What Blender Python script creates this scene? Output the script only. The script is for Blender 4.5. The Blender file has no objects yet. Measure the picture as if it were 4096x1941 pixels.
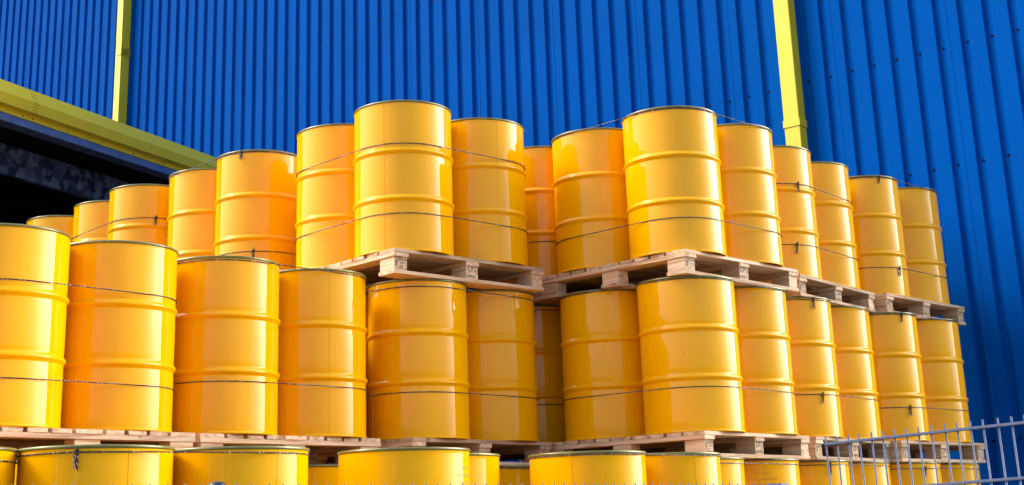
import bpy, bmesh, math, random
from mathutils import Vector, Matrix
from math import sin, cos, pi, radians as rad
random.seed(7)
S = bpy.context.scene
COL = S.collection

# ------------------------------------------------------------------ camera
EYE = 0.692
W, H_ = 4096.0, 1941.0
F_PX, PITCH, ROLL = 5466.47, 0.276048, -0.031001
PPX, PPY = 1958.88, 549.47
cd = bpy.data.cameras.new('camera'); cam = bpy.data.objects.new('camera', cd); COL.objects.link(cam)
cd.sensor_fit = 'HORIZONTAL'; cd.sensor_width = 36.0; cd.lens = F_PX / W * 36.0
cd.shift_x = (W / 2 - PPX) / W; cd.shift_y = -(H_ / 2 - PPY) / W
cd.clip_start = 0.05; cd.clip_end = 2000
_f = Vector((0, cos(PITCH), sin(PITCH))); _u = Vector((0, -sin(PITCH), cos(PITCH))); _r = Vector((1, 0, 0))
R_ = cos(ROLL) * _r + sin(ROLL) * _u; U_ = -sin(ROLL) * _r + cos(ROLL) * _u
cam.matrix_world = Matrix(((R_.x, U_.x, -_f.x, 0), (R_.y, U_.y, -_f.y, 0), (R_.z, U_.z, -_f.z, EYE), (0, 0, 0, 1)))
S.camera = cam

# ------------------------------------------------------------------ light
SUN_AZ = rad(177)     # angle of the sun seen from above, counter-clockwise from +X
SUN_EL = rad(42)
SUN_STRENGTH, SUN_ANGLE = 0.80, rad(15)
SKY_STRENGTH, EXPOSURE = 0.15, 1.86
w = bpy.data.worlds.new('World'); S.world = w; w.use_nodes = True
nt = w.node_tree
sky = nt.nodes.new('ShaderNodeTexSky'); sky.sky_type = 'NISHITA'; sky.sun_disc = False
sky.sun_elevation = SUN_EL; sky.sun_rotation = pi / 2 - SUN_AZ
sky.air_density = 1.0; sky.dust_density = 3.0; sky.ozone_density = 1.0
# added bright sky lobe past the warehouse end for drum reflections; other sky dimmed
GLOW_AZ, GLOW_EL, GLOW, GLOW_POW, DULL = rad(20), rad(20), 36.0, 11.0, 0.60
wtc = nt.nodes.new('ShaderNodeTexCoord'); dt = nt.nodes.new('ShaderNodeVectorMath'); dt.operation = 'DOT_PRODUCT'
nrm = nt.nodes.new('ShaderNodeVectorMath'); nrm.operation = 'NORMALIZE'; nt.links.new(wtc.outputs['Generated'], nrm.inputs[0])
nt.links.new(nrm.outputs[0], dt.inputs[0]); dt.inputs[1].default_value = (cos(GLOW_EL) * cos(GLOW_AZ), cos(GLOW_EL) * sin(GLOW_AZ), sin(GLOW_EL))
mxm = nt.nodes.new('ShaderNodeMath'); mxm.operation = 'MAXIMUM'; mxm.inputs[1].default_value = 0.0; nt.links.new(dt.outputs['Value'], mxm.inputs[0])
pw = nt.nodes.new('ShaderNodeMath'); pw.operation = 'POWER'; pw.inputs[1].default_value = GLOW_POW; nt.links.new(mxm.outputs[0], pw.inputs[0])
cn = nt.nodes.new('ShaderNodeTexNoise'); cn.inputs['Scale'].default_value = 2.5; cn.inputs['Detail'].default_value = 5; nt.links.new(nrm.outputs[0], cn.inputs['Vector'])
cmr = nt.nodes.new('ShaderNodeMapRange'); cmr.inputs['From Min'].default_value = 0.3; cmr.inputs['From Max'].default_value = 0.7; cmr.inputs['To Min'].default_value = 0.75; cmr.inputs['To Max'].default_value = 1.15
nt.links.new(cn.outputs['Fac'], cmr.inputs['Value'])
cmu = nt.nodes.new('ShaderNodeMath'); cmu.operation = 'MULTIPLY'; nt.links.new(pw.outputs[0], cmu.inputs[0]); nt.links.new(cmr.outputs[0], cmu.inputs[1])
ccl = nt.nodes.new('ShaderNodeVectorMath'); ccl.operation = 'SCALE'; ccl.inputs[0].default_value = (GLOW, GLOW * 0.95, GLOW * 0.86); nt.links.new(cmu.outputs[0], ccl.inputs['Scale'])
dul = nt.nodes.new('ShaderNodeVectorMath'); dul.operation = 'SCALE'; dul.inputs['Scale'].default_value = DULL; nt.links.new(sky.outputs[0], dul.inputs[0])
sm = nt.nodes.new('ShaderNodeVectorMath'); sm.operation = 'ADD'; nt.links.new(dul.outputs[0], sm.inputs[0]); nt.links.new(ccl.outputs[0], sm.inputs[1])
nt.links.new(sm.outputs[0], nt.nodes['Background'].inputs[0])
nt.nodes['Background'].inputs[1].default_value = SKY_STRENGTH
ld = bpy.data.lights.new('sun', 'SUN'); ld.energy = SUN_STRENGTH; ld.angle = SUN_ANGLE; ld.color = (1.0, 0.96, 0.9)
lo = bpy.data.objects.new('sun', ld); COL.objects.link(lo)
sd = Vector((cos(SUN_EL) * cos(SUN_AZ), cos(SUN_EL) * sin(SUN_AZ), sin(SUN_EL)))
lo.rotation_euler = sd.to_track_quat('Z', 'Y').to_euler(); lo.location = (0, 0, 20)
vs = S.view_settings; vs.view_transform = 'Standard'; vs.look = 'None'; vs.exposure = EXPOSURE; vs.gamma = 1.0
vs.use_curve_mapping = False

# ------------------------------------------------------------------ helpers
def link(name, mesh, mats, parent=None, loc=None):
    o = bpy.data.objects.new(name, mesh); COL.objects.link(o)
    if not mesh.materials:
        for m in (mats if isinstance(mats, (list, tuple)) else [mats]): mesh.materials.append(m)
    if parent: o.parent = parent
    if loc is not None: o.location = loc
    return o
def tomesh(bm, name, smooth=False, auto=None):
    bm.normal_update(); me = bpy.data.meshes.new(name); bm.to_mesh(me); bm.free()
    if smooth:
        for p in me.polygons: p.use_smooth = True
    if auto is not None: me.set_sharp_from_angle(angle=rad(auto))
    return me
def empty(name, label=None, cat=None, group=None, loc=(0, 0, 0), rz=0.0):
    o = bpy.data.objects.new(name, None); COL.objects.link(o); o.location = loc; o.rotation_euler = (0, 0, rz)
    o.empty_display_size = 0.1
    tag(o, label, cat, group); return o
def tag(o, label=None, cat=None, group=None, kind=None):
    if label: o['label'] = label
    if cat: o['category'] = cat
    if group: o['group'] = group
    if kind: o['kind'] = kind
    return o
def box(bm, x0, x1, y0, y1, z0, z1, M=None, jit=0.0):
    vs_ = [Vector((x, y, z)) for z in (z0, z1) for y in (y0, y1) for x in (x0, x1)]
    if jit: vs_ = [v + Vector((random.uniform(-jit, jit), random.uniform(-jit, jit), 0)) for v in vs_]
    if M: vs_ = [M @ v for v in vs_]
    v = [bm.verts.new(p) for p in vs_]
    for q in ((0, 2, 3, 1), (4, 5, 7, 6), (0, 1, 5, 4), (1, 3, 7, 5), (3, 2, 6, 7), (2, 0, 4, 6)):
        bm.faces.new([v[i] for i in q])
def lathe(bm, prof, n=96, closed_top=False, mat=0):
    rings = []
    for r, z in prof:
        if r < 1e-6: rings.append([bm.verts.new((0, 0, z))])
        else: rings.append([bm.verts.new((r * cos(2 * pi * i / n), r * sin(2 * pi * i / n), z)) for i in range(n)])
    for a, b in zip(rings, rings[1:]):
        for i in range(n):
            j = (i + 1) % n
            if len(a) == 1 and len(b) == 1: continue
            if len(a) == 1: f = bm.faces.new([a[0], b[j], b[i]])
            elif len(b) == 1: f = bm.faces.new([a[i], a[j], b[0]])
            else: f = bm.faces.new([a[i], a[j], b[j], b[i]])
            f.material_index = mat
    return rings
def tube(bm, pts, r, n=8, closed=False, uv=None, cap=True, phase=0.0):
    P = [Vector(p) for p in pts]; N = len(P); rings = []; up = Vector((0, 0, 1))
    acc = 0.0; us = []
    for i in range(N):
        a = P[(i - 1) % N] if (closed or i > 0) else P[i]; b = P[(i + 1) % N] if (closed or i < N - 1) else P[i]
        t = (b - a).normalized()
        s = t.cross(up)
        if s.length < 0.05: s = t.cross(Vector((0, 1, 0)))
        s.normalize(); q = s.cross(t)
        rr = r[i] if isinstance(r, (list, tuple)) else r
        rings.append([bm.verts.new(P[i] + (s * cos(2 * pi * k / n) + q * sin(2 * pi * k / n)) * rr) for k in range(n)])
        us.append(acc)
        if closed or i < N - 1: acc += (P[(i + 1) % N] - P[i]).length
    us.append(acc)
    M = N if closed else N - 1
    for i in range(M):
        A, B = rings[i], rings[(i + 1) % N]
        for k in range(n):
            j = (k + 1) % n
            f = bm.faces.new([A[k], A[j], B[j], B[k]]); f.smooth = True
            if uv is not None:
                for lp, (uu, vv) in zip(f.loops, ((k / n, us[i]), ((k + 1) / n, us[i]), ((k + 1) / n, us[i + 1]), (k / n, us[i + 1]))):
                    lp[uv].uv = (uu, vv + phase)
    if cap and not closed:
        bm.faces.new(rings[0][::-1]); bm.faces.new(rings[-1])
def copy_tree(o, parent=None):
    c = o.copy(); COL.objects.link(c)
    if parent: c.parent = parent
    for ch in list(o.children): copy_tree(ch, c)
    return c

# ------------------------------------------------------------------ materials
def mat(name, col, rough=0.5, metal=0.0, coat=0.0, coat_rough=0.05, var=0.0, var_scale=6.0, bump=0.0, bump_scale=40.0,
        spec=0.5, objvar=0.0, rough_var=0.0, coords='Object'):
    m = bpy.data.materials.new(name); m.use_nodes = True; t = m.node_tree; b = t.nodes['Principled BSDF']
    b.inputs['Base Color'].default_value = (*col, 1); b.inputs['Roughness'].default_value = rough
    b.inputs['Metallic'].default_value = metal; b.inputs['Coat Weight'].default_value = coat
    b.inputs['Coat Roughness'].default_value = coat_rough; b.inputs['Specular IOR Level'].default_value = spec
    tc = t.nodes.new('ShaderNodeTexCoord')
    oi = t.nodes.new('ShaderNodeObjectInfo')
    add = t.nodes.new('ShaderNodeVectorMath'); add.operation = 'MULTIPLY_ADD'
    comb = t.nodes.new('ShaderNodeCombineXYZ')
    for k in range(3): t.links.new(oi.outputs['Random'], comb.inputs[k])
    t.links.new(comb.outputs[0], add.inputs[0]); add.inputs[1].default_value = (37, 71, 53)
    t.links.new(tc.outputs[coords], add.inputs[2]); vec = add.outputs[0]
    if var or objvar:
        n = t.nodes.new('ShaderNodeTexNoise'); n.inputs['Scale'].default_value = var_scale; n.inputs['Detail'].default_value = 5
        t.links.new(vec, n.inputs['Vector'])
        mr = t.nodes.new('ShaderNodeMapRange'); mr.inputs['From Min'].default_value = 0.3; mr.inputs['From Max'].default_value = 0.7
        mr.inputs['To Min'].default_value = 1 - var; mr.inputs['To Max'].default_value = 1 + var
        t.links.new(n.outputs['Fac'], mr.inputs['Value'])
        ov = t.nodes.new('ShaderNodeMapRange'); ov.inputs['To Min'].default_value = 1 - objvar; ov.inputs['To Max'].default_value = 1 + objvar
        t.links.new(oi.outputs['Random'], ov.inputs['Value'])
        mu = t.nodes.new('ShaderNodeMath'); mu.operation = 'MULTIPLY'
        t.links.new(mr.outputs[0], mu.inputs[0]); t.links.new(ov.outputs[0], mu.inputs[1])
        vm = t.nodes.new('ShaderNodeVectorMath'); vm.operation = 'SCALE'; vm.inputs[0].default_value = col
        t.links.new(mu.outputs[0], vm.inputs['Scale']); t.links.new(vm.outputs[0], b.inputs['Base Color'])
    if rough_var:
        n3 = t.nodes.new('ShaderNodeTexNoise'); n3.inputs['Scale'].default_value = 9; n3.inputs['Detail'].default_value = 6
        t.links.new(vec, n3.inputs['Vector'])
        m3 = t.nodes.new('ShaderNodeMapRange'); m3.inputs['From Min'].default_value = 0.35; m3.inputs['From Max'].default_value = 0.7
        m3.inputs['To Min'].default_value = coat_rough; m3.inputs['To Max'].default_value = coat_rough + rough_var
        t.links.new(n3.outputs['Fac'], m3.inputs['Value'])
        t.links.new(m3.outputs[0], b.inputs['Coat Roughness' if coat else 'Roughness'])
    if bump:
        n2 = t.nodes.new('ShaderNodeTexNoise'); n2.inputs['Scale'].default_value = bump_scale; n2.inputs['Detail'].default_value = 3
        t.links.new(vec, n2.inputs['Vector'])
        bp = t.nodes.new('ShaderNodeBump'); bp.inputs['Strength'].default_value = 1.0; bp.inputs['Distance'].default_value = bump
        t.links.new(n2.outputs['Fac'], bp.inputs['Height'])
        t.links.new(bp.outputs[0], b.inputs['Normal'])
        if coat: t.links.new(bp.outputs[0], b.inputs['Coat Normal'])
    return m

def drum_paint():
    m = mat('yellow_gloss_paint', (0.875, 0.41, 0.0), rough=0.45, coat=0.68, coat_rough=0.015, bump=0.00022, bump_scale=3.0, objvar=0.035, var=0.02,
            var_scale=3.0, spec=0.0, rough_var=0.03)
    m.node_tree.nodes['Principled BSDF'].inputs['Coat IOR'].default_value = 1.48
    # small scuffs and specks with a shape of their own
    t = m.node_tree; b = t.nodes['Principled BSDF']
    src = b.inputs['Base Color'].links[0].from_socket
    tc = [n for n in t.nodes if n.type == 'TEX_COORD'][0]; vec = [n for n in t.nodes if n.type == 'VECT_MATH' and n.operation == 'MULTIPLY_ADD'][0].outputs[0]
    v = t.nodes.new('ShaderNodeTexVoronoi'); v.inputs['Scale'].default_value = 7.0; t.links.new(vec, v.inputs['Vector'])
    r = t.nodes.new('ShaderNodeMapRange'); r.inputs['From Min'].default_value = 0.02; r.inputs['From Max'].default_value = 0.028
    r.inputs['To Min'].default_value = 1; r.inputs['To Max'].default_value = 0; t.links.new(v.outputs['Distance'], r.inputs['Value'])
    n = t.nodes.new('ShaderNodeTexNoise'); n.inputs['Scale'].default_value = 2.2; t.links.new(vec, n.inputs['Vector'])
    g = t.nodes.new('ShaderNodeMath'); g.operation = 'GREATER_THAN'; g.inputs[1].default_value = 0.56; t.links.new(n.outputs['Fac'], g.inputs[0])
    mm = t.nodes.new('ShaderNodeMath'); mm.operation = 'MULTIPLY'; t.links.new(r.outputs[0], mm.inputs[0]); t.links.new(g.outputs[0], mm.inputs[1])
    sc = t.nodes.new('ShaderNodeMath'); sc.operation = 'MULTIPLY'; sc.inputs[1].default_value = 0.75; t.links.new(mm.outputs[0], sc.inputs[0])
    mx = t.nodes.new('ShaderNodeMixRGB'); mx.inputs['Color2'].default_value = (0.12, 0.05, 0.01, 1)
    t.links.new(sc.outputs[0], mx.inputs['Fac']); t.links.new(src, mx.inputs['Color1']); t.links.new(mx.outputs[0], b.inputs['Base Color'])
    return m
M_YEL = drum_paint()
M_RIM = mat('rim_steel', (0.17, 0.16, 0.04), rough=0.35, metal=0.2, coat=0.3, coat_rough=0.1, var=0.25, var_scale=14)
M_BLUE = mat('blue_cladding', (0.0, 0.072, 0.34), rough=0.6, var=0.05, var_scale=1.3, bump=0.0004, bump_scale=9, spec=0.01)
M_BOLT = mat('bolt_dark', (0.001, 0.008, 0.05), rough=0.6, spec=0.1)
M_GUT = mat('lime_yellow_lifted', (0.95, 0.74, 0.004), rough=0.38, var=0.06, var_scale=2.5, spec=0.5, bump=0.0006, bump_scale=6)  # same paint as the downpipes, base brightened to offset the shade on the gutter
M_PIPE = mat('lime_yellow_lowered', (0.66, 0.55, 0.014), rough=0.4, var=0.05, var_scale=2.5, bump=0.0006, bump_scale=6)  # same paint as the gutter, base darkened to offset the sun on the pipes
M_SEAL = mat('sealant_dark', (0.03, 0.035, 0.012), rough=0.8)
M_STEEL = mat('blue_grey_steel', (0.17, 0.24, 0.38), rough=0.4, metal=0.3, var=0.2, var_scale=8)
M_DARK = mat('unlit_shed_lining', (0.003, 0.003, 0.004), rough=0.9, var=0.2)  # near-black base paints in the shade inside the shed
M_PIPEBOLT = mat('flange_bolt', (0.25, 0.22, 0.03), rough=0.4)
M_BLACK = mat('black_plastic', (0.012, 0.012, 0.02), rough=0.25, coat=0.4)
M_ZINC = mat('galvanised_wire', (0.065, 0.085, 0.15), rough=0.5, metal=0.3, var=0.18, var_scale=60, bump=0.0004, bump_scale=120)
M_INK = mat('stamp_ink', (0.018, 0.012, 0.008), rough=0.8)
M_INKD = mat('drum_code_ink', (0.55, 0.22, 0.004), rough=0.5)
M_ASPH = mat('yard_asphalt', (0.10, 0.096, 0.09), rough=0.9, var=0.18, var_scale=0.8, bump=0.003, bump_scale=30)

def galv():
    m = bpy.data.materials.new('spangled_zinc'); m.use_nodes = True; t = m.node_tree; b = t.nodes['Principled BSDF']
    tc = t.nodes.new('ShaderNodeTexCoord'); ns = t.nodes.new('ShaderNodeTexNoise'); ns.inputs['Scale'].default_value = 9
    mxv = t.nodes.new('ShaderNodeVectorMath'); mxv.operation = 'MULTIPLY_ADD'; mxv.inputs[1].default_value = (0.06, 0.06, 0.06)
    t.links.new(tc.outputs['Object'], ns.inputs['Vector']); t.links.new(ns.outputs['Color'], mxv.inputs[0]); t.links.new(tc.outputs['Object'], mxv.inputs[2])
    v = t.nodes.new('ShaderNodeTexVoronoi'); v.inputs['Scale'].default_value = 13; t.links.new(mxv.outputs[0], v.inputs['Vector'])
    sp = t.nodes.new('ShaderNodeSeparateColor'); t.links.new(v.outputs['Color'], sp.inputs[0])
    cr = t.nodes.new('ShaderNodeValToRGB'); e = cr.color_ramp.elements; e[0].position = 0.1; e[0].color = (0.03, 0.05, 0.08, 1); e[1].position = 0.95; e[1].color = (0.24, 0.32, 0.42, 1)
    t.links.new(sp.outputs[0], cr.inputs[0]); t.links.new(cr.outputs[0], b.inputs['Base Color'])
    b.inputs['Roughness'].default_value = 0.5; b.inputs['Metallic'].default_value = 0.15
    return m
M_GALV = galv()

def wood():
    m = bpy.data.materials.new('pale_pine'); m.use_nodes = True; t = m.node_tree; b = t.nodes['Principled BSDF']
    tc = t.nodes.new('ShaderNodeTexCoord'); oi = t.nodes.new('ShaderNodeObjectInfo'); geo = t.nodes.new('ShaderNodeNewGeometry')
    uv = t.nodes.new('ShaderNodeUVMap'); uv.uv_map = 'grain'
    rnd = t.nodes.new('ShaderNodeMath'); rnd.operation = 'ADD'; t.links.new(oi.outputs['Random'], rnd.inputs[0]); t.links.new(geo.outputs['Random Per Island'], rnd.inputs[1])
    off = t.nodes.new('ShaderNodeCombineXYZ')
    for k in range(3): t.links.new(rnd.outputs[0], off.inputs[k])
    sc = t.nodes.new('ShaderNodeVectorMath'); sc.operation = 'MULTIPLY_ADD'; sc.inputs[1].default_value = (31, 17, 23)
    t.links.new(off.outputs[0], sc.inputs[0]); t.links.new(uv.outputs[0], sc.inputs[2])
    mp = t.nodes.new('ShaderNodeMapping'); mp.inputs['Scale'].default_value = (1.6, 26, 26); t.links.new(sc.outputs[0], mp.inputs[0])
    n = t.nodes.new('ShaderNodeTexNoise'); n.inputs['Scale'].default_value = 1.6; n.inputs['Detail'].default_value = 6; n.inputs['Distortion'].default_value = 0.8
    t.links.new(mp.outputs[0], n.inputs['Vector'])
    cr = t.nodes.new('ShaderNodeValToRGB'); e = cr.color_ramp.elements
    e[0].position = 0.30; e[0].color = (0.40, 0.22, 0.11, 1); e[1].position = 0.62; e[1].color = (0.76, 0.55, 0.36, 1)
    k = e.new(0.48); k.color = (0.64, 0.43, 0.27, 1)
    t.links.new(n.outputs['Fac'], cr.inputs[0])
    # knots
    v = t.nodes.new('ShaderNodeTexVoronoi'); v.inputs['Scale'].default_value = 4.2; t.links.new(sc.outputs[0], v.inputs['Vector'])
    r = t.nodes.new('ShaderNodeMapRange'); r.inputs['From Min'].default_value = 0.035; r.inputs['From Max'].default_value = 0.075; r.inputs['To Min'].default_value = 0.75; r.inputs['To Max'].default_value = 0
    t.links.new(v.outputs['Distance'], r.inputs['Value'])
    mk = t.nodes.new('ShaderNodeMixRGB'); mk.inputs['Color2'].default_value = (0.16, 0.06, 0.03, 1)
    t.links.new(r.outputs[0], mk.inputs['Fac']); t.links.new(cr.outputs[0], mk.inputs['Color1'])
    hv = t.nodes.new('ShaderNodeMapRange'); hv.inputs['To Min'].default_value = 0.72; hv.inputs['To Max'].default_value = 1.12
    fr = t.nodes.new('ShaderNodeMath'); fr.operation = 'FRACT'; ml = t.nodes.new('ShaderNodeMath'); ml.operation = 'MULTIPLY'; ml.inputs[1].default_value = 7.3
    t.links.new(rnd.outputs[0], ml.inputs[0]); t.links.new(ml.outputs[0], fr.inputs[0]); t.links.new(fr.outputs[0], hv.inputs['Value'])
    vm = t.nodes.new('ShaderNodeVectorMath'); vm.operation = 'SCALE'; t.links.new(mk.outputs[0], vm.inputs[0]); t.links.new(hv.outputs[0], vm.inputs['Scale'])
    t.links.new(vm.outputs[0], b.inputs['Base Color'])
    b.inputs['Roughness'].default_value = 0.8; b.inputs['Specular IOR Level'].default_value = 0.2
    bp = t.nodes.new('ShaderNodeBump'); bp.inputs['Distance'].default_value = 0.002; bp.inputs['Strength'].default_value = 0.6
    t.links.new(n.outputs['Fac'], bp.inputs['Height']); t.links.new(bp.outputs[0], b.inputs['Normal'])
    return m
M_WOOD = wood()

def rope_mat():
    m = bpy.data.materials.new('black_white_twine'); m.use_nodes = True; t = m.node_tree; b = t.nodes['Principled BSDF']
    uv = t.nodes.new('ShaderNodeUVMap'); uv.uv_map = 'strand'; oi = t.nodes.new('ShaderNodeObjectInfo')
    s = t.nodes.new('ShaderNodeSeparateXYZ'); t.links.new(uv.outputs[0], s.inputs[0])
    a = t.nodes.new('ShaderNodeMath'); a.operation = 'MULTIPLY_ADD'; a.inputs[1].default_value = 55.0
    t.links.new(s.outputs[1], a.inputs[0]); t.links.new(s.outputs[0], a.inputs[2])
    f = t.nodes.new('ShaderNodeMath'); f.operation = 'FRACT'; t.links.new(a.outputs[0], f.inputs[0])
    n = t.nodes.new('ShaderNodeTexNoise'); n.inputs['Scale'].default_value = 3.0; n.inputs['Detail'].default_value = 4
    cb = t.nodes.new('ShaderNodeCombineXYZ'); t.links.new(s.outputs[1], cb.inputs[0]); t.links.new(oi.outputs['Random'], cb.inputs[1])
    sc = t.nodes.new('ShaderNodeVectorMath'); sc.operation = 'MULTIPLY'; sc.inputs[1].default_value = (9, 50, 1); t.links.new(cb.outputs[0], sc.inputs[0]); t.links.new(sc.outputs[0], n.inputs['Vector'])
    mr = t.nodes.new('ShaderNodeMapRange'); mr.inputs['From Min'].default_value = 0.42; mr.inputs['From Max'].default_value = 0.62
    mr.inputs['To Min'].default_value = -0.10; mr.inputs['To Max'].default_value = 0.24; t.links.new(n.outputs['Fac'], mr.inputs['Value'])
    lt = t.nodes.new('ShaderNodeMath'); lt.operation = 'LESS_THAN'; t.links.new(f.outputs[0], lt.inputs[0]); t.links.new(mr.outputs[0], lt.inputs[1])
    mx = t.nodes.new('ShaderNodeMixRGB'); mx.inputs['Color1'].default_value = (0.006, 0.005, 0.007, 1); mx.inputs['Color2'].default_value = (0.75, 0.70, 0.68, 1)
    t.links.new(lt.outputs[0], mx.inputs['Fac']); t.links.new(mx.outputs[0], b.inputs['Base Color']); b.inputs['Roughness'].default_value = 0.6
    return m
M_ROPE = rope_mat()
M_FRAY = mat('frayed_twine', (0.35, 0.33, 0.36), rough=0.7)
M_TWB = mat('black_twine', (0.008, 0.007, 0.010), rough=0.6)

# ------------------------------------------------------------------ frames of reference (metres, eye over the origin)
TH = -0.7045244671954608                       # direction of the warehouse wall
X_ = Vector((cos(TH), sin(TH), 0)); Y_ = Vector((-sin(TH), cos(TH), 0))
WALL = 10.73
def wp(t, n, z): return X_ * t + Y_ * (WALL - n) + Vector((0, 0, z))      # n = distance in front of the wall sheet
WM = Matrix(((X_.x, -Y_.x, 0, (Y_ * WALL).x), (X_.y, -Y_.y, 0, (Y_ * WALL).y), (0, 0, 1, 0), (0, 0, 0, 1)))

# ------------------------------------------------------------------ ground
bm = bmesh.new(); box(bm, -300, 300, -300, 300, -0.5, 0.0)
g = link('ground', tomesh(bm, 'ground'), M_ASPH); tag(g, kind='structure')

# ------------------------------------------------------------------ warehouse
wh = empty('warehouse', 'blue ribbed metal warehouse wall filling the whole background', 'warehouse')
def cladding():
    bm = bmesh.new(); p = 0.207; ph = 0.031; T0, T1 = -30.0, -2.8; ztop = 10.6
    k0 = int(math.floor(T0 / p)); k1 = int(math.floor(T1 / p)); pts = []
    for k in range(k0, k1):
        c = k * p + ph; D = 0.034
        lap = 0.0022 if k % 5 == 0 else 0.0
        pts += [(c - .044, D), (c - .0405, D - .0012), (c - .0385, D - .004), (c - .0275, .003), (c - .0255, .0008), (c - .022, 0), (c + .022, 0), (c + .0245, .001), (c + .0265, .004), (c + .040, D - .003), (c + .042, D)]
        if lap: pts += [(c + .0422, D + lap), (c + .075, D + lap), (c + .0752, D)]
    rows = [[bm.verts.new(wp(t, n, z)) for t, n in pts] for z in (0.25, ztop)]
    for i in range(len(pts) - 1): bm.faces.new([rows[0][i], rows[0][i + 1], rows[1][i + 1], rows[1][i]])
    # closing faces behind so that the sheet has a body
    a, b = pts[0], pts[-1]
    M = WM
    box(bm, a[0], b[0], -0.30, -0.02, 0.0, ztop - 0.02, M)
    return tomesh(bm, 'cladding')
link('wall_cladding', cladding(), M_BLUE, wh)
bm = bmesh.new()
box(bm, -30.0, -2.80, -0.32, 0.06, 0.0, 0.25, WM)
link('plinth', tomesh(bm, 'plinth'), mat('plinth_concrete', (0.3, 0.3, 0.29), 0.9, var=0.15), wh)
bm = bmesh.new(); box(bm, -30.0, -2.78, -0.34, 0.10, 10.58, 10.80, WM)
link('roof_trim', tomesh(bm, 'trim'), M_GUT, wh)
bm = bmesh.new(); box(bm, -30.0, -2.9, -14.0, -0.31, 0.02, 10.5, WM)
link('building_body', tomesh(bm, 'bodyblock'), M_BLUE, wh)
def bolts():
    bm = bmesh.new(); p = 0.207; ph = 0.031
    for z in (2.710 + EYE, 3.7246 + EYE, 5.7707 + EYE, 7.8 + EYE, 1.2):
        for k in range(int(-23.0 / p), int(-3.0 / p)):
            if z > 6 and k * p > -9: continue
            c = wp(k * p + ph + random.uniform(-.0015, .0015), 0.0, z + random.uniform(-.004, .004))
            Mx = Matrix.Translation(c) @ Y_.to_track_quat('-Z', 'Y').to_matrix().to_4x4()
            bmesh.ops.create_cone(bm, cap_ends=True, segments=14, radius1=.0118, radius2=.0112, depth=.0025, matrix=Mx @ Matrix.Translation((0, 0, .0015)))
            bmesh.ops.create_cone(bm, cap_ends=True, segments=6, radius1=.0078, radius2=.0070, depth=.008, matrix=Mx @ Matrix.Translation((0, 0, .0062)))
    return tomesh(bm, 'bolts')
link('cladding_bolts', bolts(), M_BOLT, wh)
# edge flashing beside the right downpipe
def downpipe(name, tb, wd, dp, z0, z1, collar, label, inset=0.032):
    root = empty(name, label, 'drainpipe', loc=wp(tb - wd / 2, 0.0345, 0), rz=TH)
    bm = bmesh.new()
    box(bm, -wd / 2, wd / 2, -dp, -0.004, z0, z1)
    bmesh.ops.bevel(bm, geom=[e for e in bm.edges if abs(e.verts[0].co.z - e.verts[1].co.z) > 1], offset=0.004, segments=2, affect='EDGES')
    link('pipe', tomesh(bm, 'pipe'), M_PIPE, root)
    for zc, hh, e in collar:
        bm = bmesh.new(); q = e
        box(bm, -wd / 2 - q, wd / 2 + q, -dp - q, 0.0, zc - hh / 2, zc + hh / 2)
        bmesh.ops.bevel(bm, geom=list(bm.edges), offset=0.0015, segments=1, affect='EDGES')
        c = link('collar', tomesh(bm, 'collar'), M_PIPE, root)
        bm = bmesh.new()      # thin dark strip along the lower edge of the collar
        box(bm, -wd / 2 - q * .5, wd / 2 + q * .5, -dp - q * .5, -0.002, zc - hh / 2 - .0025, zc - hh / 2 - .0005)
        link('joint_line', tomesh(bm, 'dark_strip'), M_SEAL, c)
    return root
downpipe('downpipe', -5.405, .150, .128, 0.3, 10.57, [(3.329 + EYE, .068, .007)], 'wide lime yellow square downpipe with a collar near the right drums')
lp = downpipe('downpipe', -15.77, .142, .142, 0.3, 10.57, [], 'narrow lime yellow square downpipe ending behind the yellow gutter')
bm = bmesh.new(); box(bm, -.02, .071 + .012, -.150, .0, 6.555 + EYE, 6.66 + EYE); box(bm, .071, .083, -.150, .0, 6.553 + EYE, 6.66 + EYE)
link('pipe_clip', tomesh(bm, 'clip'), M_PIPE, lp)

# ------------------------------------------------------------------ depot behind the camera (seen only as reflections in the drums)
M_PANEL = mat('pale_wall_panel', (0.42, 0.40, 0.36), rough=0.7, var=0.08)
M_DOOR = mat('dark_roller_door', (0.03, 0.035, 0.04), rough=0.5)
def depot():
    n = 46.0
    root = empty('depot', 'pale low depot with dark roller doors across the yard behind the viewer', 'building', loc=wp(-5, n, 0), rz=TH)
    bm = bmesh.new(); box(bm, -60, 60, -6, 0, 0, 3.3); link('depot_walls', tomesh(bm, 'w'), M_PANEL, root)
    bm = bmesh.new(); box(bm, -60.3, 60.3, -6.3, .3, 3.3, 3.6); link('roof', tomesh(bm, 'rf'), M_DOOR, root)
    x = -58.0; rnd = random.Random(4)
    while x < 56:
        w_ = rnd.choice((1.0, 2.4, 3.6)); bm = bmesh.new(); box(bm, x, x + w_, .0, .06, .0, 3.1 if w_ > 2 else rnd.uniform(2.2, 3.0)); link('door', tomesh(bm, 'd'), M_DOOR, root)
        x += w_ + rnd.choice((.5, .9, 1.8))
depot()

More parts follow.
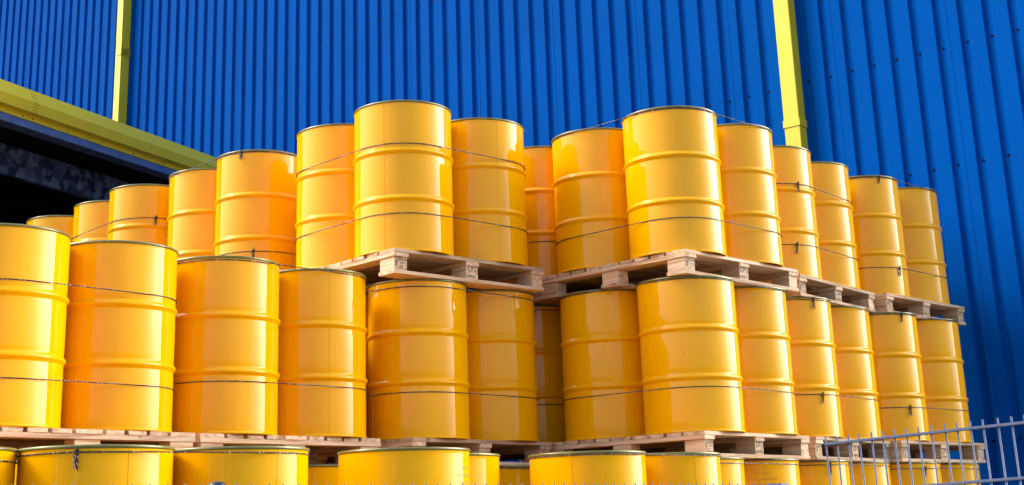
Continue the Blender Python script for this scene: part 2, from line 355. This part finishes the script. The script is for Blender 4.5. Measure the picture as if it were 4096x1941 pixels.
# ------------------------------------------------------------------ open shed with the big gutter
GAZ = 1.134086; GD = Vector((cos(GAZ), sin(GAZ), 0)); GN = Vector((sin(GAZ), -cos(GAZ), 0)); W0 = Vector((-3.0362, 16.66378, 0))
GM = Matrix(((GD.x, GN.x, 0, W0.x), (GD.y, GN.y, 0, W0.y), (0, 0, 1, EYE), (0, 0, 0, 1)))     # x along, y = towards the yard, z from the eye
sh = empty('open_shed', 'dark open shed with a long lime yellow gutter along its roof edge', 'shed', loc=(W0.x, W0.y, 0))
sh_inv = Matrix.Translation((-W0.x, -W0.y, 0))
def shed_part(name, bm, m, parent=None):
    if parent is None: bmesh.ops.transform(bm, matrix=sh_inv, verts=bm.verts)
    else: bmesh.ops.transform(bm, matrix=sh_inv, verts=bm.verts)
    return link(name, tomesh(bm, name), m, parent or sh)
def extrude(bm, prof, x0, x1, M, close=True):
    A = [bm.verts.new(M @ Vector((x0, n, z))) for n, z in prof]; B = [bm.verts.new(M @ Vector((x1, n, z))) for n, z in prof]
    k = len(prof)
    for i in range(k if close else k - 1):
        j = (i + 1) % k; bm.faces.new([A[i], A[j], B[j], B[i]])
    if close: bm.faces.new(A[::-1]); bm.faces.new(B)
XA, XB = -7.0, 0.30
JX = -3.80          # joint between two gutter lengths
prof = [(0.0, 4.392), (0.075, 4.243), (0.045, 4.143), (-0.16, 4.143), (-0.16, 4.392)]
for a, b in ((XA, JX - .004), (JX + .004, XB)):
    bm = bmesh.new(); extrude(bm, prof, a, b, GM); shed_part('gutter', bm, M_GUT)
bm = bmesh.new(); extrude(bm, [(n * .985 - .001, 4.268 + (z - 4.268) * .985) for n, z in prof], JX - .006, JX + .006, GM)
jt = shed_part('gutter_joint', bm, M_SEAL)
bm = bmesh.new()
def rivet(n, z, x, nn, r=.006, d=.004):
    c = GM @ Vector((x, n, z)); dr = (GN * nn[0] + Vector((0, 0, nn[1]))).normalized()
    bmesh.ops.create_cone(bm, cap_ends=True, segments=10, radius1=r, radius2=r * .8, depth=d, matrix=Matrix.Translation(c) @ dr.to_track_quat('Z', 'Y').to_matrix().to_4x4())
for s_ in (-.035, .035):
    for q in range(4):
        u = (q + .4) / 4; rivet(.075 * u, 4.392 - .149 * u, JX + s_, (.149, .075))
    for q in range(3):
        u = (q + .5) / 3; rivet(.075 - .03 * u, 4.243 - .10 * u, JX + s_, (.1, -.03))
shed_part('gutter_rivets', bm, M_SEAL)
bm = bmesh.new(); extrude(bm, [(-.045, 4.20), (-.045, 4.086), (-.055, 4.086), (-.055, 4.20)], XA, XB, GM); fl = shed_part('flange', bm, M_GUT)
bm = bmesh.new()
xx = -3.90
for xb_ in [-3.86, -3.72] + [-3.2 + .52 * i for i in range(7)] + [-4.5 - .52 * i for i in range(20)]:
    rivet(-.045, 4.112, xb_, (1, 0), r=.011, d=.012)
shed_part('flange_bolts', bm, M_PIPEBOLT)
bm = bmesh.new(); extrude(bm, [(-.065, 4.20), (-.065, 4.080), (-.05, 4.080), (-.05, 4.004), (-.066, 4.004), (-.22, 4.004), (-.22, 4.02), (-.08, 4.02), (-.08, 4.20)], XA, XB, GM)
shed_part('steel_beam', bm, M_STEEL)
bm = bmesh.new(); extrude(bm, [(-1.0, 4.13), (-1.0, 3.815), (-1.01, 3.805), (-1.07, 3.805), (-1.07, 3.815), (-1.008, 3.815), (-1.008, 4.12), (-1.07, 4.12), (-1.07, 4.13)], XA, XB - .35, GM)
shed_part('galvanised_purlin', bm, M_GALV)
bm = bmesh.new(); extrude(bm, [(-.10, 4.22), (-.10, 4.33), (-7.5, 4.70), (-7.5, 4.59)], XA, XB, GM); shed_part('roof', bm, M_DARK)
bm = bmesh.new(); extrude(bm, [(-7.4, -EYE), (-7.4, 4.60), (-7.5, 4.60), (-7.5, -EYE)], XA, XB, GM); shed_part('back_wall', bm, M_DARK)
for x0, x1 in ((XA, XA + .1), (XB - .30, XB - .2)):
    bm = bmesh.new(); extrude(bm, [(-.25, -EYE), (-.25, 4.21), (-7.39, 4.56), (-7.39, -EYE)], x0, x1, GM); shed_part('end_wall', bm, M_DARK)  # warehouse-side one added to keep the shed interior black

# ------------------------------------------------------------------ drums
HD, RR, SP = 0.8744, 0.2903, 0.5881
def drum_body():
    bm = bmesh.new(); R0 = 0.2838; RH = 0.2938
    def hoop(z, h=0.0195):
        out = []
        for i in range(-12, 13):
            q = i / 12.0; e = math.exp(-(q * 1.75) ** 4 * 0.55) if abs(q) < 1 else 0
            dip = -0.0016 * math.exp(-((abs(q) - 0.92) / 0.22) ** 2)
            c = 0.5 * (1 + cos(pi * min(1, abs(q) / 0.86))) if abs(q) < .86 else 0
            out.append((R0 + (RH - R0) * c + dip, z + q * h * 1.25))
        return out
    prof = [(0.2835, 0.012), (R0, 0.022), (R0, 0.07), (R0, .15), (R0, .24)] + hoop(.3035) + [(R0, .36), (R0, .45), (R0, .53)] + hoop(.579) + \
           [(R0, .63), (R0, .72), (R0, .80), (R0, .845), (R0 + .0005, .858), (0.2852, .8655)]
    lathe(bm, prof, 128)
    for f in bm.faces: f.smooth = True
    # side seam: a hair-thin raised weld line
    n0 = 14
    vs0 = []
    for r, z in prof:
        vs0.append([bm.verts.new(((r + d) * cos(a), (r + d) * sin(a), z)) for a, d in ((-.0052, -.001), (-.0034, .0011), (.0034, .0011), (.0052, -.001))])
    for A, B in zip(vs0, vs0[1:]):
        for i in range(3): f = bm.faces.new([A[i], A[i + 1], B[i + 1], B[i]])
    return tomesh(bm, 'drum_body')
def drum_rim(top=True):
    bm = bmesh.new(); pr = []
    if top:
        zc = HD - .0068
        for i in range(11):
            a = rad(-115 + i * 28); pr.append((RR - .0052 + .0052 * cos(a), zc + .0068 * sin(a)))
        pr += [(RR - .0105, zc - .004), (RR - .0105, HD - .016)]
        pr = [(.2852, .8625)] + pr
    else:
        for i in range(9):
            a = rad(-170 + i * 30); pr.append((RR - .0065 + .0045 * cos(a), .0068 + .0068 * sin(a)))
        pr = [(RR - .012, .018)] + pr + [(.2836, .0145)]
    lathe(bm, pr, 128)
    for f in bm.faces: f.smooth = True
    return tomesh(bm, 'rim')
def drum_lid(z, dz):
    bm = bmesh.new(); pr = [(RR - .0095, z), (.262, z), (.256, z + dz), (.12, z + dz), (0, z + dz)]
    lathe(bm, pr, 64)
    if dz > 0:
        for cx, r in ((.20, .035), (-.20, .016)):
            bmesh.ops.create_cone(bm, cap_ends=True, segments=24, radius1=r, radius2=r * .92, depth=.012, matrix=Matrix.Translation((cx, 0, z + dz + .005)))
    return tomesh(bm, 'lid')
ME_BODY, ME_TOP, ME_BOT, ME_LID, ME_BASE = drum_body(), drum_rim(), drum_rim(False), drum_lid(HD - .017, .004), drum_lid(.014, -.002)
def proto_drum():
    r = empty('steel_drum')
    link('body', ME_BODY, M_YEL, r); link('top_rim', ME_TOP, M_RIM, r); link('bottom_rim', ME_BOT, M_YEL, r)
    link('lid', ME_LID, M_YEL, r); link('base', ME_BASE, M_YEL, r)
    return r
# ------------------------------------------------------------------ pallets
def grain(bm, uvl, axis):
    for f in bm.faces:
        nrm = f.normal; ax = max(range(3), key=lambda i: abs(nrm[i]))
        for lp in f.loops:
            c = lp.vert.co; o = [i for i in range(3) if i != axis]
            if ax == axis: u, v = c[o[0]] * 9, c[o[1]]
            else:
                k = [i for i in o if i != ax]; u, v = c[axis], c[k[0]] + c[ax] * .37
            lp[uvl].uv = (u, v)
def wood_mesh(boxes, axis, jit=.0015):
    bm = bmesh.new()
    for b in boxes: box(bm, *b, jit=jit)
    bm.normal_update()
    bmesh.ops.bevel(bm, geom=list(bm.edges), offset=.0012, segments=1, affect='EDGES'); bm.normal_update()
    uvl = bm.loops.layers.uv.new('grain'); grain(bm, uvl, axis)
    return tomesh(bm, 'timber')
PZ = .138
def text_mesh(s, size, M):
    c = bpy.data.curves.new('t', 'FONT'); c.body = s; c.size = size; c.align_x = 'CENTER'; c.resolution_u = 2
    o = bpy.data.objects.new('t', c); COL.objects.link(o); dg = bpy.context.evaluated_depsgraph_get()
    me = bpy.data.meshes.new_from_object(o.evaluated_get(dg)); bpy.data.objects.remove(o); me.transform(M); return me
def join_meshes(ms):
    bm = bmesh.new()
    for m_ in ms: bm.from_mesh(m_)
    return tomesh(bm, 'stamp')
def proto_pallet(half=False, seed=0, stamps=True):
    # x: along the wall (stringers), y: board direction.
    random.seed(seed)
    r = empty('wooden_pallet')
    hx = .57 / 2 if half else .57; L = .57
    nb = 5 if half else 9
    ws = ([.13, .10, .10, .10, .13] if half else [.14, .097, .097, .097, .135, .097, .097, .097, .14])
    gap = (2 * hx - sum(ws)) / (nb - 1); x = -hx; bs = []
    for k in range(nb):
        j = random.uniform(-.004, .003)
        bs.append((x, x + ws[k], -L + j * .8 + random.uniform(-.003, .002), L + random.uniform(-.003, .003), PZ - .020, PZ + random.uniform(-.001, 0))); x += ws[k] + gap
    link('deck_boards', wood_mesh(bs, 1, .002), M_WOOD, r)
    ys = (-.52, 0.0, .52)
    for y in ys: link('stringer', wood_mesh([(-hx + .002, hx - .002, y - .05, y + .05, PZ - .0430, PZ - .0202)], 0), M_WOOD, r)
    xs = (-hx + .0, hx) if half else (-hx, 0, hx)
    for ix, xc in enumerate(xs):
        s_ = 0 if (not half and ix == 1) else (1 if xc < 0 else -1)
        cx = xc + s_ * .075
        link('runner', wood_mesh([(cx - .07, cx + .07, -L, L, .0, .0200)], 1), M_WOOD, r)
        for y in ys:
            bx = cx + s_ * .0
            blk = link('block', wood_mesh([(bx - .064, bx + .064, y - .044, y + .044, .0202, PZ - .0432)], 0), M_WOOD, r)
            if stamps and not half and xc > 0:
                ms = []
                Mf = Matrix.Translation((bx + .0650, y, 0)) @ Matrix(((0, 0, 1, 0), (1, 0, 0, 0), (0, 1, 0, 0), (0, 0, 0, 1)))
                if abs(y) < .1:
                    ms = [text_mesh('CP3', .042, Mf @ Matrix.Translation((0, .062, 0))), text_mesh('009/03', .024, Mf @ Matrix.Translation((0, .028, 0)))]
                elif y < 0:
                    ms = [text_mesh('DE-NW', .017, Mf @ Matrix.Translation((.012, .072, 0))), text_mesh('49731', .015, Mf @ Matrix.Translation((.012, .054, 0))), text_mesh('HT', .015, Mf @ Matrix.Translation((.006, .036, 0))),
                          text_mesh('I', .045, Mf @ Matrix.Translation((-.028, .042, 0))), text_mesh('Y', .02, Mf @ Matrix.Translation((-.028, .064, 0)))]
                    b2 = bmesh.new()
                    for u0, u1, v0, v1 in ((-.036, .036, .087, .0885), (-.036, .036, .028, .0295), (-.0365, -.035, .028, .0885), (.035, .0365, .028, .0885), (-.0195, -.018, .028, .0885)):
                        q = [b2.verts.new(Mf @ Vector((u, v, 0))) for u, v in ((u0, v0), (u1, v0), (u1, v1), (u0, v1))]; b2.faces.new(q)
                    ms.append(tomesh(b2, 'frame'))
                if ms: link('stamp', join_meshes(ms), M_INK, blk)
    return r
# ------------------------------------------------------------------ ropes
def hull_path(cs, r, z, n=14, sag=0.0):
    """outline of a string pulled round the circles at centres cs (listed counter-clockwise)"""
    pts = []; m = len(cs)
    for i in range(m):
        a, c, b = cs[i - 1], cs[i], cs[(i + 1) % m]
        d0 = (c - a).normalized(); d1 = (b - c).normalized()
        n0 = math.atan2(-d0.x, d0.y); n1 = math.atan2(-d1.x, d1.y)
        while n1 < n0: n1 += 2 * pi
        k = max(2, int(n * (n1 - n0) / (pi / 2)))
        for q in range(k + 1):
            t = n0 + (n1 - n0) * q / k; pts.append(Vector((c.x + r * cos(t), c.y + r * sin(t), z)))
        e = c + Vector((cos(n1), sin(n1))) * r; f = b + Vector((cos(n1), sin(n1))) * r
        for q in (1, 2, 3, 4): pts.append(Vector((*(e.lerp(f, q / 5.0)), z - sag * sin(pi * q / 5.0))))
    return pts
def knot_parts(root, c, ang, r, z, length=.055, seed=0):
    rnd = random.Random(seed)
    o = Vector((c.x + r * cos(ang), c.y + r * sin(ang), z)); out = Vector((cos(ang), sin(ang), 0)); sd_ = Vector((-sin(ang), cos(ang), 0))
    bm = bmesh.new()
    pts = []
    for i in range(26):
        a = i / 25 * 4 * pi; pts.append(o + out * (.005 + .0055 * cos(a)) + sd_ * (.007 * sin(a)) + Vector((0, 0, .012 - .030 * i / 25 + .002 * sin(3 * a))))
    tube(bm, pts, .0036, 7)
    k = link('knot', tomesh(bm, 'knot'), M_TWB, root)
    for q, mt in ((0, M_TWB), (1, M_FRAY), (2, M_TWB), (3, M_FRAY)):
        bm = bmesh.new()
        for s in range(2):
            p = [o + out * .006 + Vector((0, 0, -.012))]; sx = rnd.uniform(-.012, .012); l = length * rnd.uniform(.7, 1.05)
            for i in range(1, 7):
                u = i / 6; p.append(o + out * (.006 + .004 * sin(5 * u + q)) + sd_ * (sx * u + .003 * sin(7 * u + q * 2 + s)) + Vector((0, 0, -.012 - l * u)))
            tube(bm, p, [.0024, .0024, .0023, .0022, .002, .0017, .001], 5)
        link('rope_tail', tomesh(bm, 'tail'), mt, k)
WORDS = ['zero', 'first', 'second', 'third', 'fourth', 'fifth', 'sixth', 'seventh', 'eighth', 'ninth', 'tenth', 'eleventh', 'twelfth', 'thirteenth', 'fourteenth', 'fifteenth', 'sixteenth']
ZB = {0: PZ, 1: PZ + 1.0124, 2: PZ + 2.0248}
TIER = {2: 'top', 1: 'middle', 0: 'bottom'}
# name: tier, x, y, yaw, pallet offset, drum slots -> (rank from the left in its layer), turned boards, ropes, knots
P = {
 'P2A': (2, -0.5095, 7.7213, -0.8271, (-.017, -.001)), 'P2B': (2, 1.0963, 8.0018, -0.7863, (-.020, .009)),
 'P2C': (2, 1.8776, 8.9722, -0.6732, (.012, .008)), 'P2D': (2, 2.7157, 9.8745, -0.7865, (.015, -.001)),
 'P2E': (2, -1.5078, 8.6748, -0.8041, (0, 0)), 'P2F': (2, -2.4270, 9.4721, -0.8556, (0, 0)), 'P2G': (2, -3.3049, 10.3438, -0.7420, (0, 0)),
 'P1A': (1, -2.2238, 6.1111, -0.7350, (.002, .014)), 'P1B': (1, -1.3989, 6.9969, -0.7667, (-.020, -.016)),
 'P1C': (1, -0.447, 7.834, -0.7442, (-.021, -.020)), 'P1D': (1, 1.1238, 8.0022, -0.7267, (-.024, -.010)),
 'P1E': (1, 1.8987, 8.9054, -0.6743, (-.012, -.010)), 'P1F': (1, 2.6945, 9.7257, -0.8076, (-.005, -.007)),
 'P0A': (0, -1.5268, 5.3009, -0.9186, (0, 0)), 'P0B': (0, -0.4165, 6.1045, -0.2236, (0, 0)), 'P0C': (0, 0.4293, 6.8900, -0.8128, (0, 0)),
 'P0Z': (0, -2.4541, 4.6478, -0.7420, (0, 0)),
 'P0D': (0, 1.1007, 8.0055, -0.7497, (0, 0)), 'P0E': (0, 1.9136, 8.9030, -0.6977, (0, 0)), 'P0F': (0, 2.7383, 9.7115, -0.7660, (0, 0)),
 'P2K': (2, .32, 8.80, -.79, (0, 0)), 'P1K': (1, .25, 8.92, -.76, (0, 0)),
 # stacks the photograph shows nothing of, which carry the visible ones
 'H1E': (1, -1.51, 8.68, -0.80, (0, 0)), 'H1F': (1, -2.43, 9.48, -0.85, (0, 0)), 'H1G': (1, -3.31, 10.35, -0.74, (0, 0)),
 'H0E': (0, -1.51, 8.68, -0.80, (0, 0)), 'H0F': (0, -2.43, 9.48, -0.85, (0, 0)), 'H0G': (0, -3.31, 10.35, -0.74, (0, 0)),
 'H0K': (0, .25, 8.92, -.76, (0, 0)), 'H0A': (0, -2.23, 6.12, -0.73, (0, 0)), 'H0B': (0, -1.39, 7.00, -0.766, (0, 0)), 'H0C': (0, -0.452, 7.835, -0.744, (0, 0)),
}
HALF = {'P0A', 'P0B', 'P0C', 'P0Z'}
TURNED = {'P1A', 'P1B'}
RANK = {  # visible drums: rank from the left in the photograph, per layer
 ('P2G', 0, 0): 1, ('P2F', -1, 0): 2, ('P2F', 0, 0): 3, ('P2E', -1, 0): 4, ('P2E', 0, 0): 5, ('P2A', -1, 0): 6, ('P2A', 0, 0): 7, ('P2A', 0, 1): 8, ('P2K', 0, 0): 9,
 ('P2B', -1, 0): 10, ('P2B', 0, 0): 11, ('P2B', 0, 1): 12, ('P2C', 0, 0): 13, ('P2C', 0, 1): 14, ('P2D', 0, 0): 15, ('P2D', 0, 1): 16,
 ('P1A', 0, 0): 1, ('P1A', 0, 1): 2, ('P1B', 0, 0): 3, ('P1B', 0, 1): 4, ('P1C', 0, 0): 5, ('P1C', 0, 1): 6, ('P1K', 0, 0): 7, ('P1D', -1, 0): 8, ('P1D', 0, 0): 9, ('P1D', 0, 1): 10,
 ('P1E', 0, 0): 11, ('P1E', 0, 1): 12, ('P1F', 0, 0): 13, ('P1F', 0, 1): 14,
 ('P0Z', 0, 1): 1, ('P0A', 0, 0): 2, ('P0A', 0, 1): 3, ('H0B', 0, 1): 4, ('P0B', 0, 0): 5, ('P0B', 0, 1): 6, ('H0C', 0, 1): 7, ('P0C', 0, 0): 8, ('P0C', 0, 1): 9,
 ('P0D', 0, 0): 10, ('P0D', 0, 1): 11, ('P0E', 0, 0): 12, ('P0E', 0, 1): 13, ('P0F', 0, 0): 14, ('P0F', 0, 1): 15}
LOOK = {
 (2, 1): 'barely showing in front of the dark shed', (2, 2): 'beside the far left drum of its layer', (2, 3): 'with a rope knot above its hoop, before the zinc beam', (2, 4): 'below the end of the yellow gutter',
 (2, 5): 'with a knot hanging from its rim', (2, 6): 'behind the left edge of the tallest drum', (2, 7): 'the highest drum of all, at the corner of its pallet', (2, 8): 'just right of the highest drum',
 (2, 9): 'shaded sliver deep between the two high stacks', (2, 10): 'with a rope running from its rim to the next', (2, 11): 'large, on the front corner of the CP3 pallet', (2, 12): 'right end of the CP3 pallet load',
 (2, 13): 'with two knots, in front of the wide downpipe foot', (2, 14): 'just right of the wide downpipe foot', (2, 15): 'with one knot at its rim and one low down', (2, 16): 'last on the right against the blue wall',
 (1, 1): 'cut off by the left edge of the picture', (1, 2): 'large, second of the front row', (1, 3): 'large, with a rope close under its rim', (1, 4): 'left of the narrow black gap',
 (1, 5): 'right of the narrow black gap', (1, 6): 'under the right half of the stamped pallet', (1, 7): 'shaded sliver deep in the gap', (1, 8): 'shaded, right of the deep gap', (1, 9): 'large, under the front corner of the CP3 pallet',
 (1, 10): 'right neighbour of the drum under the CP3 corner', (1, 11): 'with two knots on its front', (1, 12): 'right neighbour of the two-knot drum', (1, 13): 'with a knot hanging low above the railing', (1, 14): 'last on the right, above the railing',
 (0, 1): 'bright sliver at the left edge', (0, 2): 'widest of all, with a pale frayed knot', (0, 3): 'wide, bright on its right side', (0, 4): 'shaded bit in the black gap', (0, 5): 'wide, below the narrow black gap', (0, 6): 'narrow piece behind the wide one',
 (0, 7): 'shaded piece with faint code', (0, 8): 'wide, below the shaded deep gap', (0, 9): 'overlapped by its wide left neighbour', (0, 10): 'narrow bright piece under the corner block', (0, 11): 'with an upside-down printed code',
 (0, 12): 'behind the end of the railing', (0, 13): 'behind the railing, in the middle', (0, 14): 'behind the railing, with a knot', (0, 15): 'last on the right behind the railing'}
ROPES = {  # heights above the drum foot, knots: (rope index, slot, angle)
 'P2A': [.618, .214], 'P2K': [.245], 'P1K': [.84, .25], 'P2B': [.857, .200], 'P2C': [.615, .210], 'P2D': [.857, .200], 'P2E': [.857, .214], 'P2F': [.633], 'P1A': [.628, .204], 'P1B': [.853, .253],
 'P1C': [.830, .249], 'P1D': [.857, .247], 'P1E': [.853, .260], 'P1F': [.857, .223], 'P0A': [.848], 'P0C': [.857], 'P0D': [.842], 'P0E': [.845], 'P0F': [.830], 'P0Z': [.825], 'H0C': [.857]}
KNOTS = {'P2C': [(0, -1.114), (1, -1.278)], 'P2D': [(0, -1.279), (1, -.942)], 'P2E': [(0, -1.85), (1, -1.534)], 'P2F': [(0, -1.189)], 'P1E': [(0, -1.143), (1, -1.131)],
         'P1F': [(0, -1.161), (1, -1.211)], 'P0A': [(0, -1.538)], 'P0E': [(0, -1.182)], 'P0F': [(0, -1.183)]}
ROPE_LABEL = {
 'P2K': 'the shaded top drum in the deep gap', 'P1K': 'the shaded middle drum in the deep gap',
 'P2A': 'the highest drum and its neighbours', 'P2B': 'the three drums on the CP3 pallet', 'P2C': 'the two top drums in front of the wide downpipe', 'P2D': 'the last two top drums at the right',
 'P2E': 'the fourth and fifth top drums', 'P2F': 'the second and third top drums', 'P1A': 'the first two middle drums at the left', 'P1B': 'the third and fourth middle drums',
 'P1C': 'the fifth and sixth middle drums', 'P1D': 'the eighth to tenth middle drums', 'P1E': 'the eleventh and twelfth middle drums', 'P1F': 'the last two middle drums above the railing',
 'P0A': 'the two widest bottom drums', 'P0C': 'the eighth and ninth bottom drums', 'P0D': 'the bottom drum with upside-down code', 'P0E': 'the twelfth and thirteenth bottom drums', 'P0F': 'the last two bottom drums behind the railing', 'P0Z': 'the bottom drum sliver at the left edge', 'H0C': 'the shaded seventh bottom drum'}
PAL_LABEL = {
 'P2K': 'shaded pallet showing in the deep gap between the high stacks',
 'P2A': 'pine pallet with stamped corner block under the highest drum', 'P2B': 'pine pallet under the large top drum right of the deep gap, stamped CP3', 'P2C': 'small-looking pine pallet below the top drums by the wide downpipe', 'P2D': 'pine pallet at the right end of the top layer by the wall',
 'P1A': 'pine pallet under the first two middle drums at the left', 'P1B': 'pine pallet under the third and fourth middle drums, board ends showing', 'P1C': 'pine pallet under the middle drums right of the black gap', 'P1D': 'pine pallet stamped CP3 under the middle layer, left of the railing',
 'P1E': 'pine pallet crossed by the left end of the railing', 'P1F': 'pine pallet behind the railing at the right end of the middle layer',
 'P2E': 'pine pallet under the fourth and fifth top drums, hidden by middle drums'}
DRUM0 = proto_drum(); used_d = False
pal_protos = {False: proto_pallet(False, 3), True: proto_pallet(True, 5)}
pal_b = proto_pallet(False, 11); pal_c = proto_pallet(False, 19, stamps=False)
used = set()
def take(root):
    if root.name not in used: used.add(root.name); return root
    return copy_tree(root)
DR = {}
for name, (tier, x, y, yaw, off) in P.items():
    Xp = Vector((cos(yaw), sin(yaw))); Yp = Vector((-sin(yaw), cos(yaw))); c0 = Vector((x, y)); half = name in HALF
    slots = [(0, 0), (0, 1)] if half else [(0, 0), (0, 1), (-1, 1), (-1, 0)]
    zb = ZB[tier]
    # drums
    for s in slots:
        c = c0 + Xp * (SP * s[0]) + Yp * (SP * s[1])
        d = take(DRUM0); d.location = (c.x, c.y, zb); DR[(name, *s)] = d
        rk = RANK.get((name, *s))
        tries = random.Random(hash_ := (sum(map(ord, name)) * 31 + s[0] * 7 + s[1] * 13))
        d.rotation_euler = (0, 0, tries.uniform(0, 2 * pi))
        if rk:
            tag(d, 'yellow drum, %s from left in the %s layer, %s' % (WORDS[rk], TIER[tier], LOOK[(tier, rk)]), 'drum', 'yellow steel drums stacked on pallets')
            words = d['label'].split()
            if len(words) > 16: d['label'] = '%s drum in %s layer, %s' % (WORDS[rk], TIER[tier], LOOK[(tier, rk)])
        else: tag(d, 'yellow drum hidden wholly or nearly behind the front drums', 'drum', 'drums hidden inside the stacks')
    # pallet
    pc = c0 - Xp * (0 if half else SP / 2) + Yp * (SP / 2) + Xp * off[0] + Yp * off[1]
    if half: pr = pal_protos[True]
    elif name in ('P2B', 'P1D', 'P2A', 'P1F'): pr = pal_protos[False]
    elif name in ('P2C', 'P1E', 'P2D'): pr = pal_b
    else: pr = pal_c
    p = take(pr); p.location = (pc.x, pc.y, zb - PZ); p.rotation_euler = (0, 0, yaw + (pi / 2 if name in TURNED else 0))
    if name in PAL_LABEL: tag(p, PAL_LABEL[name], 'pallet', 'wooden pallets between the drums')
    else: tag(p, 'pine pallet hidden below or behind the front drums', 'pallet', 'pallets hidden inside the stacks')
    # ropes
    for i, h in enumerate(ROPES.get(name, [])):
        cs = [c0, c0 + Yp * SP] if half else [c0, c0 + Yp * SP, c0 + Yp * SP - Xp * SP, c0 - Xp * SP]
        rr = .2838 + .0034
        pts = hull_path(cs, rr, zb + h)
        bm = bmesh.new(); uvl = bm.loops.layers.uv.new('strand')
        base = Vector((c0.x, c0.y, zb + h))
        tube(bm, [q - base for q in pts], .0026, 7, closed=True, uv=uvl)
        pos = '' if len(ROPES[name]) == 1 else ('upper ' if i == 0 else 'lower ')
        ro = link('rope', tomesh(bm, 'rope'), M_ROPE, None, base)
        tag(ro, '%sblack and white rope round %s' % (pos, ROPE_LABEL[name]), 'rope', 'ropes tied round the drums')
        for ki, an in KNOTS.get(name, []):
            if ki == i: knot_parts(ro, Vector((0, 0)), an, rr, 0.0, seed=len(name) + ki + ord(name[2]), length=.035 if i == 0 and h > .8 and tier == 2 else .05)
# faint printed codes on three drums
def curved_text(lines, size, ang, zc, flip=True):
    ms = []
    for i, s in enumerate(lines):
        M = Matrix.Translation((0, -i * size * 1.5, 0))
        m_ = text_mesh(s, size, M); ms.append(m_)
    me = join_meshes(ms)
    for v in me.vertices:
        u, q = v.co.x, v.co.y
        if flip: u, q = -u, -q
        a = ang + u / .2848; v.co = (.2848 * cos(a), .2848 * sin(a), zc + q)
    return me
for key, an in ((('P0D', 0, 1), -1.52), (('P0B', 0, 0), -.28), (('H0C', 0, 1), -1.75)):
    d = DR[key]; me = curved_text(['UN 1A1/X/250/13', 'D/DANAMUOS 3AC', '5117 10 32'], .021, an - d.rotation_euler.z, .735)
    link('printed_code', me, M_INKD, d)

# ------------------------------------------------------------------ railings
def rod_fence(name, label, az, dist, s0, s1, top, zbot, pitch, tilt, rails, rod_r, s_first, extra=0.0):
    D = Vector((cos(az), sin(az), 0)); N = Vector((-D.y, D.x, 0))
    base = D * s0 + N * dist; root = empty(name, label, 'fence', loc=(base.x, base.y, 0), rz=az)
    L = s1 - s0
    def z_at(s): return tilt * s
    bm = bmesh.new()
    bmesh.ops.create_cone(bm, cap_ends=True, segments=12, radius1=rod_r, radius2=rod_r, depth=top - zbot)
    bmesh.ops.translate(bm, vec=(0, 0, (top + zbot) / 2), verts=bm.verts)
    for f in bm.faces: f.smooth = len(f.verts) == 4
    me = tomesh(bm, 'rod'); s = s_first - s0
    while s < L:
        r = link('rod', me, M_ZINC, root, (s, 0, z_at(s))); r.rotation_euler = (random.uniform(-.003, .003), -tilt * .5 + random.uniform(-.004, .004), 0); s += pitch
    for zr in rails:
        bm = bmesh.new(); a = -.012; b_ = L + .0
        for y0 in (-rod_r - .007, rod_r - .001):
            vs_ = [(x_, y_, zr + z_at(x_) + zz) for x_ in (a, b_) for y_ in (y0, y0 + .008) for zz in (-.004, .006)]
            v = [bm.verts.new(q) for q in vs_]
            for q in ((0, 1, 3, 2), (4, 6, 7, 5), (0, 4, 5, 1), (2, 3, 7, 6), (0, 2, 6, 4), (1, 5, 7, 3)): bm.faces.new([v[i] for i in q])
        bmesh.ops.recalc_face_normals(bm, faces=bm.faces)
        bmesh.ops.bevel(bm, geom=list(bm.edges), offset=.0015, segments=1, affect='EDGES')
        link('rail', tomesh(bm, 'rail'), M_ZINC, root)
    return root
rt = EYE + .285
fr = rod_fence('railing', 'galvanised double-rod railing rising to the right in front of the drums', rad(-49.3), 4.4, -3.2064, -1.6, EYE + .2804, .05, .0509, .0257,
               [EYE + .2540, EYE + .0752, EYE - .105, EYE - .285, EYE - .465], .0034, -3.2064)
fl_ = rod_fence('railing', 'low galvanised railing whose rod tips line the bottom edge of the picture', rad(45.8), 3.0, .30, 4.56, EYE + .1195, .05, .0506, 0.0,
                [EYE + .089, EYE - .111, EYE - .311, EYE - .511], .0032, .343)
def post(px_s, az, dist, off, r, top, cap, label, sq=False):
    D = Vector((cos(az), sin(az), 0)); N = Vector((-D.y, D.x, 0)); b = D * px_s + N * (dist + off)
    root = empty('fence_post', label, 'post', loc=(b.x, b.y, 0), rz=az)
    bm = bmesh.new()
    if sq: box(bm, -r, r, -r, r, 0, top - .012)
    else: bmesh.ops.create_cone(bm, cap_ends=True, segments=24, radius1=r, radius2=r, depth=top - .02, matrix=Matrix.Translation((0, 0, (top - .02) / 2)))
    link('pole', tomesh(bm, 'pole'), M_ZINC, root)
    bm = bmesh.new()
    if sq:
        box(bm, -r - .002, r + .002, -r - .002, r + .002, top - .02, top)
        bmesh.ops.bevel(bm, geom=list(bm.edges), offset=.003, segments=2, affect='EDGES')
        link('post_cap', tomesh(bm, 'cap'), cap, root)
    else:
        lathe(bm, [(r + .001, top - .05), (r + .002, top - .022), (r * .97, top - .014), (r * .8, top - .006), (r * .45, top - .001), (0, top)], 32)
        for f in bm.faces: f.smooth = True
        link('post_cap', tomesh(bm, 'cap'), cap, root)
post(2.032, rad(45.8), 3.0, -.035, .0255, EYE + .1245, M_BLACK, 'round fence post with a black domed cap at the bottom edge')
post(4.56, rad(45.8), 3.0, -.03, .028, EYE + .1168, M_ZINC, 'square galvanised post where the two railings meet', sq=True)
